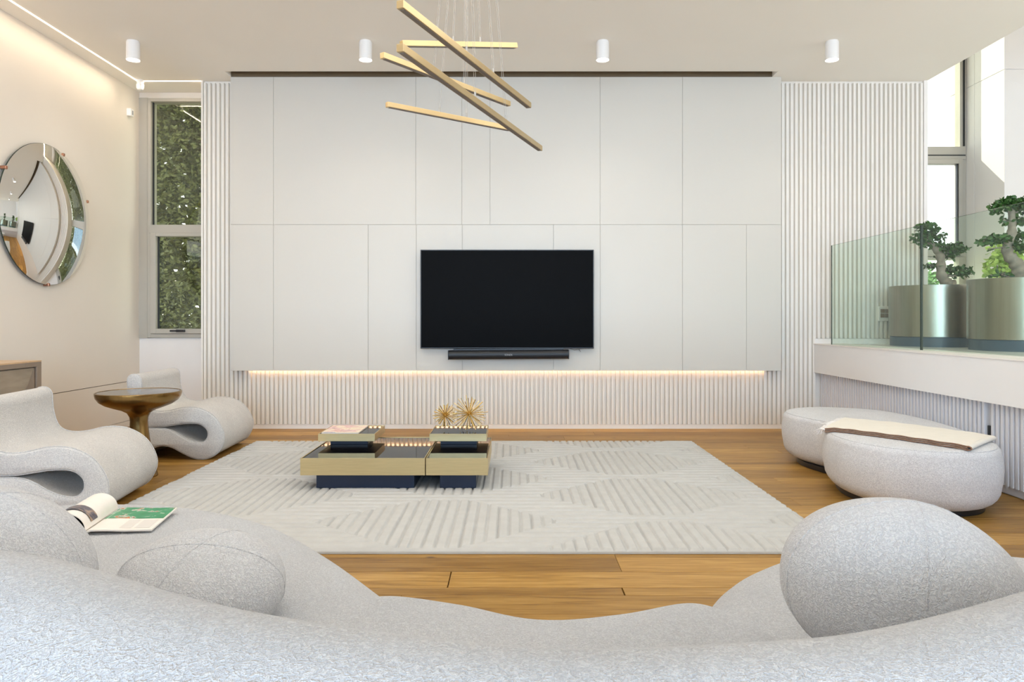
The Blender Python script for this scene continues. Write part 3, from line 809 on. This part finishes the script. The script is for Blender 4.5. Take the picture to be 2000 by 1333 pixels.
oo = [(2.12, 4.83), (2.05, 4.70), (1.985, 4.55), (1.945, 4.35), (1.97, 4.12), (2.09, 3.92), (2.28, 3.81), (2.48, 3.80), (2.66, 3.90), (2.79, 4.12), (2.86, 4.42), (2.92, 4.8),
      (2.93, 5.2), (2.86, 5.5), (2.68, 5.68), (2.45, 5.75), (2.22, 5.68), (2.08, 5.50), (2.055, 5.28), (2.10, 5.08), (2.14, 4.95)]
m, OP, ON = puff(oo, .032, .375, .12, .055, .012, cen=OC, bulge=.012)
body = m.obj('ottoman_body', M['ottoman'], ot)
pts = [(OP[i].x+ON[i].x*.022, OP[i].y+ON[i].y*.022, .3665) for i in range(len(OP))]
MB().tube(pts, .003, 6, closed=True).obj('seam', M['ottoman'], ot)
m, _, _ = puff([(OC[0]+(a-OC[0])*.84+.0, OC[1]+(b-OC[1])*.88) for a, b in oo], .0, .037, .004, .004, 0, cen=OC)
m.obj('base', M['black'], ot)
# throw
th = thing('throw_blanket', 'folded cream throw with brown edges and white fringe lying on the ottoman', 'blanket', (0, 0, 0))
def otz(x, y):  # ottoman top height
    c = Vector(OC); p = Vector((x, y)); dmin = 9
    for i in range(len(OP)):
        dmin = min(dmin, (OP[i]-p).length)
    inside = False; j = len(OP)-1
    for i in range(len(OP)):
        if (OP[i].y > y) != (OP[j].y > y) and x < (OP[j].x-OP[i].x)*(y-OP[i].y)/(OP[j].y-OP[i].y)+OP[i].x: inside = not inside
        j = i
    if not inside: return .375-.055-min(.05, dmin*1.3)
    if dmin < .06: return .331+.044*math.sin(math.acos(max(0, 1-dmin/.06)))
    return .375+.012*min(1, (dmin-.06)/.5)
A = Vector((1.965, 4.50)); Bc = Vector((2.43, 3.82)); Cc = Vector((2.79, 4.16)); Dd = Vector((2.26, 4.87))
def tp(u, v_): 
    return (A*(1-u)+Bc*u)*(1-v_)+(Dd*(1-u)+Cc*u)*v_
NU, NV = 40, 20
def sheet(o0, o1, name, mat, parent, vmin=0.0, vmax=1.0, shrink=0):
    v = []; f = []
    for lay in (o0, o1):
        for a in range(NU+1):
            for b in range(NV+1):
                u = a/NU*(1-shrink); q = tp(u, vmin+(vmax-vmin)*b/NV)
                v.append((q.x, q.y, ZB[a][b]+lay+.0015*math.sin(a*.9+b*.4)))
    n0 = (NU+1)*(NV+1); W_ = NV+1
    for a in range(NU):
        for b in range(NV):
            i = a*W_+b; f.append((n0+i, n0+i+W_, n0+i+W_+1, n0+i+1)); f.append((i, i+1, i+W_+1, i+W_))
    bd = [(a, 0) for a in range(NU+1)]+[(NU, b) for b in range(1, NV+1)]+[(a, NV) for a in range(NU-1, -1, -1)]+[(0, b) for b in range(NV-1, 0, -1)]
    bi = [a*W_+b for a, b in bd]
    for k_ in range(len(bi)): i, j = bi[k_], bi[(k_+1) % len(bi)]; f.append((i, j, n0+j, n0+i))
    return MB().add(v, f, True).obj(name, mat, parent, sharp=.8)
ZB = [[otz(*tp(a/NU, b/NV)) for b in range(NV+1)] for a in range(NU+1)]
# let the cloth bridge edges smoothly
for _ in range(6):
    Z2 = [r[:] for r in ZB]
    for a in range(NU+1):
        for b in range(NV+1):
            nb = [ZB[x_][y_] for x_, y_ in ((a-1, b), (a+1, b), (a, b-1), (a, b+1)) if 0 <= x_ <= NU and 0 <= y_ <= NV]
            Z2[a][b] = max(ZB[a][b], sum(nb)/len(nb)-.001)
    ZB = Z2
for k_ in range(3):
    sheet(.004+.0095*k_, .0115+.0095*k_, 'folded_layer', M['throw'], th, shrink=.01*(2-k_))
for k_ in range(3):
    pts = []
    for a in range(NU+1):
        q = tp(a/NU, -.004); pts.append((q.x, q.y, ZB[a][0]+.0045+.0095*k_+.003+.0015*math.sin(a*.9)))
    MB().tube(pts, .0035, 6).obj('edge_band', M['throw_edge'], th)
pts = []
for a in range(11):
    an = -PI/2+PI*a/10; q = tp(1+.022*math.cos(an), -.004); pts.append((q.x, q.y, ZB[NU][0]+.0165+.0098*math.sin(an)))
MB().tube(pts, .0035, 6).obj('edge_band', M['throw_edge'], th)
m = MB(); 
v = []; f = []
for b in range(NV+1):
    for a in range(9):
        an = -PI/2+PI*a/8; q = tp(1+.025*math.cos(an)-.002, b/NV); v.append((q.x, q.y, ZB[NU][b]+.0165+.014*math.sin(an)))
for b in range(NV):
    for a in range(8): i = b*9+a; f.append((i, i+1, i+10, i+9))
m.add(v, f, True).obj('fold', M['throw'], th)
m = MB(); r = random.Random(8)
for q in range(60):
    b = q/59; p = tp(0, b); dr = (A-Bc).normalized(); z0 = ZB[0][int(b*NV)]+.018
    e = p+dr*r.uniform(.05, .075)+Vector((r.uniform(-.02, .02), r.uniform(-.02, .02)))
    zg = z0-r.uniform(.012, .04)
    m.tube([(p.x, p.y, z0), ((p.x+e.x)/2, (p.y+e.y)/2, z0+.004), (e.x, e.y, zg)], [.0045, .004, .003], 5)
m.obj('fringe', M['fringe'], th, kind='stuff')

# ============================================================ PLANTERS AND BONSAI
def planter(X_, Y_, r, zt_, label):
    t = thing('round_planter', label, 'planter', (X_, Y_, .83), 0, 'steel drum planters')
    h = zt_-.83
    MB().lathe([(r*.97, 0), (r*.97, .085)], n=64).obj('plinth', M['plinth'], t)
    MB().lathe([(r*.9, .085), (r, .088), (r, h-.002), (r-.003, h), (r-.016, h), (r-.018, h-.004), (r-.018, h-.05), (.0001, h-.05)], n=96).obj('drum', M['steel'], t, sharp=.7)
    MB().lathe([(r-.02, h-.049), (r-.06, h-.03), (r*.4, h-.022), (.0001, h-.02)], n=48).obj('soil', M['soil'], t)
    return t
planter(3.835, 6.5, .374, 1.372, 'steel drum planter farther back, nearer the fluted wall')
planter(4.0, 5.6, .38, 1.388, 'steel drum planter cut by the right edge of the photo')
def at(px_, py_, Y_): return Vector(((px_-CX)*Y_/F, Y_, HC+(CY-py_)*Y_/F))
def bonsai(base, trunk, rads, clusters, label, seed, branches, young=()):
    t = thing('bonsai_tree', label, 'bonsai', base, 0, 'bonsai trees on the landing')
    b = Vector(base); r = random.Random(seed)
    path = cat_rom([tuple(p-b) for p in trunk], 6, False)
    rr = np.interp(np.linspace(0, 1, len(path)), np.linspace(0, 1, len(rads)), rads)
    rr = [q*(1+.12*math.sin(i*1.3)) for i, q in enumerate(rr)]
    MB().tube(path, rr, 12).obj('trunk', M['bark'], t)
    for (p0, p1, p2, ra) in branches:
        MB().tube(cat_rom([tuple(p0-b), tuple(p1-b), tuple(p2-b)], 5, False), [ra*(1-.6*k/10) for k in range(11)], 8).obj('branch', M['bark'], t)
    for (c, rx, rz_, n_) in clusters:
        c = c-b
        def pos(q):
            while True:
                p = Vector((q.uniform(-1, 1), q.uniform(-1, 1), q.uniform(-1, 1)))
                if p.length < 1: return (c.x+p.x*rx, c.y+p.y*rx, c.z+p.z*rz_)
        V, Fc = leaves(n_, pos, (.028, .05), r, .6); o = MB().add(V, Fc).obj('foliage', M['leaf'], t, kind='stuff')
        for q in range(4):
            e = Vector(pos(r)); MB().tube([tuple(c), tuple((c+e)/2+Vector((0, 0, .01))), tuple(e)], [.006, .004, .002], 5).obj('twig', M['bark'], t)
Y1 = 6.5
bonsai((at(1862, 556, Y1).x, Y1, 1.352), [at(1860, 559, Y1), at(1848, 552, Y1), at(1838, 535, Y1), at(1838, 510, Y1), at(1833, 493, Y1), at(1822, 480, Y1), at(1812, 462, Y1)],
       [.055, .05, .04, .036, .034, .03, .016],
       [(at(1812, 445, Y1-.02), .09, .055, 150), (at(1800, 465, Y1+.05), .10, .05, 150), (at(1825, 462, Y1), .09, .05, 110), (at(1815, 478, Y1), .08, .03, 70),
        (at(1855, 485, Y1), .12, .045, 220), (at(1872, 488, Y1-.06), .08, .035, 80), (at(1845, 500, Y1+.08), .10, .03, 100), (at(1878, 532, Y1), .10, .04, 130), (at(1860, 525, Y1+.1), .09, .035, 70),
        (at(1822, 520, Y1+.06), .09, .025, 60), (at(1850, 540, Y1+.1), .06, .03, 30)],
       'bonsai with a curved trunk in the farther steel planter', 5,
       [(at(1836, 500, Y1), at(1845, 492, Y1), at(1862, 487, Y1), .016), (at(1838, 530, Y1), at(1858, 540, Y1), at(1876, 533, Y1), .012), (at(1838, 515, Y1), at(1828, 520, Y1), at(1816, 518, Y1), .008),
        (at(1828, 482, Y1), at(1820, 470, Y1), at(1802, 466, Y1), .012)])
Y2 = 5.6
bonsai((at(1995, 545, Y2).x, Y2, 1.365), [at(1995, 552, Y2), at(1992, 530, Y2), at(1982, 512, Y2), at(1969, 497, Y2), at(1968, 478, Y2), at(1976, 455, Y2), at(1976, 430, Y2), at(1976, 408, Y2)],
       [.09, .06, .045, .04, .036, .032, .028, .02],
       [(at(1978, 394, Y2), .11, .035, 190), (at(1955, 405, Y2), .08, .035, 120), (at(1996, 405, Y2), .09, .04, 130), (at(1944, 412, Y2-.02), .04, .025, 40), (at(2000, 430, Y2), .10, .035, 120),
        (at(1963, 432, Y2), .045, .03, 24), (at(1945, 468, Y2), .10, .03, 170), (at(1920, 474, Y2-.03), .05, .018, 40), (at(1990, 482, Y2), .10, .05, 150), (at(2004, 460, Y2+.05), .08, .04, 100),
        (at(1958, 537, Y2), .06, .02, 26), (at(1932, 540, Y2), .035, .01, 8), (at(1930, 489, Y2), .012, .01, 2)],
       'taller bonsai with a thick twisting trunk in the planter at the right edge', 6,
       [(at(1970, 480, Y2), at(1955, 484, Y2), at(1932, 486, Y2), .008), (at(1972, 474, Y2), at(1960, 468, Y2), at(1940, 470, Y2), .012), (at(1976, 440, Y2), at(1968, 434, Y2), at(1960, 434, Y2), .006),
        (at(1976, 415, Y2), at(1968, 405, Y2), at(1950, 408, Y2), .010), (at(1990, 540, Y2), at(1974, 543, Y2), at(1960, 538, Y2), .02), (at(1978, 420, Y2), at(1990, 412, Y2), at(1998, 406, Y2), .01)])
# leafy plant behind, its sunlight put into the pale green
gp = thing('leafy_plant', 'bright yellow-green leafy plant behind the right bonsai trunk', 'plant', (at(1965, 550, 7.1).x, 7.1, .83))
c0 = Vector(gp.location)
def gpos(q):
    while True:
        p = Vector((q.uniform(-1, 1), q.uniform(-1, 1), q.uniform(-1, 1)))
        if p.length < 1: return (p.x*.19, p.y*.15, .80+p.z*.20)
V, Fc = leaves(420, gpos, (.05, .085), random.Random(11), .6); MB().add(V, Fc).obj('foliage', M['leaf_light'], gp, kind='stuff')
for q in range(5):
    MB().tube([(0, 0, .34), (.03*(q-2), .02*(q-2), .55), (.06*(q-2), .03*(q % 3-1), .8)], [.008, .006, .004], 6).obj('stem', M['bark'], gp)
MB().lathe([(.11, 0), (.15, .34), (.14, .345), (.13, .33), (.0001, .33)], n=40).obj('pot', M['wall_pale'], gp)

# ============================================================ BALUSTRADE
gb = thing('glass_balustrade', 'frameless clear glass balustrade along the edge of the raised landing', 'balustrade', (XF+.03, 6.67, .83))
def gpan(y0, y1):
    zb0, zb1 = .833+dz(y0), .833+dz(y1)
    v = []
    for x_ in (-.006, .006):
        v += [(x_, y0-6.67, zb0-.83), (x_, y1-6.67, zb1-.83), (x_, y1-6.67, 1.757-.83), (x_, y0-6.67, 1.757-.83)]
    f = [(0, 1, 2, 3), (7, 6, 5, 4)]
    p = MB().add(v, f).obj('glass_pane', M['rail'], gb)
    e = MB()
    e.add([v[q] for q in (3, 2, 6, 7)], [(0, 1, 2, 3)]); e.add([v[q] for q in (0, 3, 7, 4)], [(0, 1, 2, 3)]); e.add([v[q] for q in (1, 2, 6, 5)], [(0, 1, 2, 3)]); e.add([v[q] for q in (0, 1, 5, 4)], [(0, 1, 2, 3)])
    e.obj('glass_edge', M['mirror_edge'], p)
gpan(6.67, 5.215); gpan(5.20, 3.0)

# ============================================================ SOFA
so = thing('curved_sofa', 'large curved white boucle sofa filling the foreground', 'sofa', (0, 0, 0))
SEAT = .42
def lobe(name, outline, z1, cen, rt=.15, dome=.02, grow=0):
    outline = [(cen[0]+(a-cen[0])*(1+grow), cen[1]+(b-cen[1])*(1+grow)) for a, b in outline]
    m, P, Nn = puff(outline, .10, z1, .08, rt, dome, cen=cen); return m.obj(name, M['sofa'], so)
lobe('seat', [(-.14, 1.45), (-.235, 1.68), (-.41, 1.94), (-.60, 2.20), (-.83, 2.46), (-1.10, 2.63), (-1.38, 2.70), (-1.64, 2.68), (-1.88, 2.46), (-1.98, 2.1), (-1.9, 1.7), (-1.55, 1.42), (-1.1, 1.28), (-.6, 1.18), (-.25, 1.22)], .388, (-1.0, 1.85), dome=.016, rt=.18, grow=.145)
lobe('seat', [(.40, 1.5), (.50, 1.76), (.63, 1.95), (.82, 2.10), (1.05, 2.19), (1.35, 2.13), (1.60, 2.03), (1.9, 1.85), (2.05, 1.6), (1.9, 1.35), (1.5, 1.2), (1.0, 1.1), (.5, 1.05)], .41, (1.1, 1.6), dome=.012, grow=.07)
lobe('seat', [(-.52, 1.22), (-.47, 1.48), (-.38, 1.64), (-.27, 1.69), (-.10, 1.64), (.06, 1.565), (.22, 1.59), (.38, 1.65), (.48, 1.60), (.55, 1.44), (.56, 1.2), (.45, .95), (0, .75), (-.4, .88)], .448, (.04, 1.25), rt=.085, dome=.018, grow=.035)
# backrest swept
path = cat_rom([(-2.0, 1.35, 0), (-1.6, 1.18, 0), (-1.25, 1.085, 0), (-.95, 1.01, 0), (-.69, .935, 0), (-.35, .755, 0), (0, .655, 0), (.26, .665, 0), (.425, .70, 0), (.65, .80, 0), (.95, .96, 0), (1.3, 1.1, 0), (1.7, 1.22, 0), (2.0, 1.35, 0)], 6, False)
v = []; f = []; n = 32; NP = len(path)
for i, p in enumerate(path):
    tg = (path[min(i+1, NP-1)]-path[max(i-1, 0)]).normalized(); sd = Vector((-tg.y, tg.x, 0))
    e = min(i, NP-1-i)/6; sc = math.sqrt(max(0.02, 1-(1-min(1, e))**2))
    top = .765-.0*abs(p.x); zc = .43; hb = (top-zc)
    for k_ in range(n):
        a = 2*PI*k_/n; c_, s_ = math.cos(a), math.sin(a); ex = .8
        yy = math.copysign(abs(c_)**ex, c_)*.19*sc; z_ = zc+math.copysign(abs(s_)**ex, s_)*hb*sc
        v.append((p.x+sd.x*yy, p.y+sd.y*yy, z_))
for i in range(NP-1):
    for k_ in range(n): f.append((i*n+k_, i*n+(k_+1) % n, (i+1)*n+(k_+1) % n, (i+1)*n+k_))
MB().add(v, f, True).add(v[:n], [tuple(range(n))], True).add(v[-n:], [tuple(range(n))[::-1]], True).obj('backrest', M['sofa'], so)
m, _, _ = puff([(-1.7, 1.5), (-1.5, 2.3), (-1.0, 2.2), (-.3, 1.45), (.05, 1.4), (.4, 1.45), (1.0, 1.9), (1.6, 1.8), (1.7, 1.4), (.8, 1.1), (0, .8), (-.8, 1.1)], 0, .12, .01, .01, 0, cen=(0, 1.25))
m.obj('base', M['black'], so)

# cushions: ball-like cushions
def cushion(c, r, rot, label, pinch=.0):
    t = thing('ball_cushion', label, 'cushion', c, 0, 'round boucle cushions on the sofa'); t.rotation_euler = rot
    nu, nv = 64, 40; v = []; f = []
    def pt(a, b):
        x_ = math.cos(b)*math.cos(a); y_ = math.cos(b)*math.sin(a); z_ = math.sin(b)
        e = .9; z_ = math.copysign(abs(z_)**e, z_)
        if pinch and x_ > 0: k_ = 1-pinch*x_*x_; y_ *= k_; z_ *= k_
        return (x_*r[0], y_*r[1], z_*r[2])
    for b in range(1, nv):
        for a in range(nu): v.append(pt(2*PI*a/nu, -PI/2+PI*b/nv))
    for b in range(nv-2):
        for a in range(nu): f.append((b*nu+a, b*nu+(a+1) % nu, (b+1)*nu+(a+1) % nu, (b+1)*nu+a))
    v += [pt(0, -PI/2), pt(0, PI/2)]; k0 = len(v)-2
    for a in range(nu): f.append(((a+1) % nu, a, k0)); f.append(((nv-2)*nu+a, (nv-2)*nu+(a+1) % nu, k0+1))
    MB().add(v, f, True).obj('cushion_cover', M['cushion'], t)
    for off in (.0, 1.2):
        pts = []
        for a in range(48):
            q = Vector(pt(off+.0, 2*PI*a/48)) if False else Vector((math.cos(2*PI*a/48)*math.cos(off)*r[0], math.cos(2*PI*a/48)*math.sin(off)*r[1], 0))
            b = 2*PI*a/48; cb_ = math.cos(b); sb_ = math.sin(b)
            x_ = cb_*math.cos(off); y_ = cb_*math.sin(off); z_ = math.copysign(abs(sb_)**.9, sb_)
            if pinch and x_ > 0: k_ = 1-pinch*x_*x_; y_ *= k_; z_ *= k_
            pts.append((x_*r[0]*1.001, y_*r[1]*1.001, z_*r[2]*1.001))
        MB().tube(pts, .0013, 6, closed=True).obj('seam', M['cushion'], t)
    return t
cushion((-1.125, 1.50, .538), (.235, .20, .188), (0, .3, 0), 'round white cushion at the far left of the sofa, cut by the photo edge')
cushion((-.71, 1.64, .472), (.185, .165, .106), (.25, .06, .1), 'smaller rounded white cushion lying on the left seat behind the backrest')
cushion((.735, 1.33, .585), (.23, .19, .158), (0, .12, .05), 'big rounded white cushion on the right seat of the sofa', .48)

# open magazine on the left lobe
om = thing('open_magazine', 'open magazine with one page rolled over, lying on the left sofa seat', 'magazine', (-1.345, 2.25, .4045), math.radians(9))
def sheet2(pts_xz, y0, y1, thick, name, mat, parent, off=0, smooth=True):
    v = []; f = []; n_ = len(pts_xz)
    for (x_, z_) in pts_xz: v += [(x_, y0, z_+off), (x_, y1, z_+off), (x_, y0, z_+off+thick), (x_, y1, z_+off+thick)]
    for i in range(n_-1):
        a = i*4; b = a+4
        f += [(a+2, b+2, b+3, a+3), (a, a+1, b+1, b), (a, b, b+2, a+2), (a+1, a+3, b+3, b+1)]
    f += [(0, 2, 3, 1), (n_*4-4, n_*4-3, n_*4-1, n_*4-2)]
    return MB().add(v, f, smooth).obj(name, mat, parent, sharp=.7)
flat = [(.0, .0), (.02, .008), (.06, .007), (.12, .003), (.20, .001)]
sheet2(flat, 0, .268, .005, 'pages', M['paper'], om)
pt_ = [(.012, .012), (.035, .0135), (.06, .0122), (.12, .0083), (.196, .0063)]
sheet2(pt_, .13, .266, .0004, 'photo_print', M['print_green'], om)
for q in range(3):
    xa = .03+.056*q
    sheet2([(xa, .0122-(xa)*.03), (xa+.045, .0122-(xa+.045)*.03)], .02, .115, .0003, 'text_column', M['print_grey'], om)
arc = [(.0, .006)]+[(-.052+.056*math.cos(a), .012+.052*math.sin(a)) for a in [math.radians(d_) for d_ in range(0, 165, 12)]]
rolled = sheet2(arc, 0, .268, .003, 'rolled_page', M['paper'], om)
sheet2([(x_*1.0+(x_+.05)*.05, z_*1.04+.0035) for x_, z_ in arc[2:]], .045, .095, .0006, 'photo_print', M['print_dark'], om)
arc2 = [(-.052+.048*math.cos(a), .010+.046*math.sin(a)) for a in [math.radians(d_) for d_ in range(0, 165, 12)]]
sheet2(arc2, .001, .267, .002, 'rolled_page', M['black'], om, label=None) if False else sheet2(arc2, .001, .267, .002, 'rolled_page', M['black'], om)
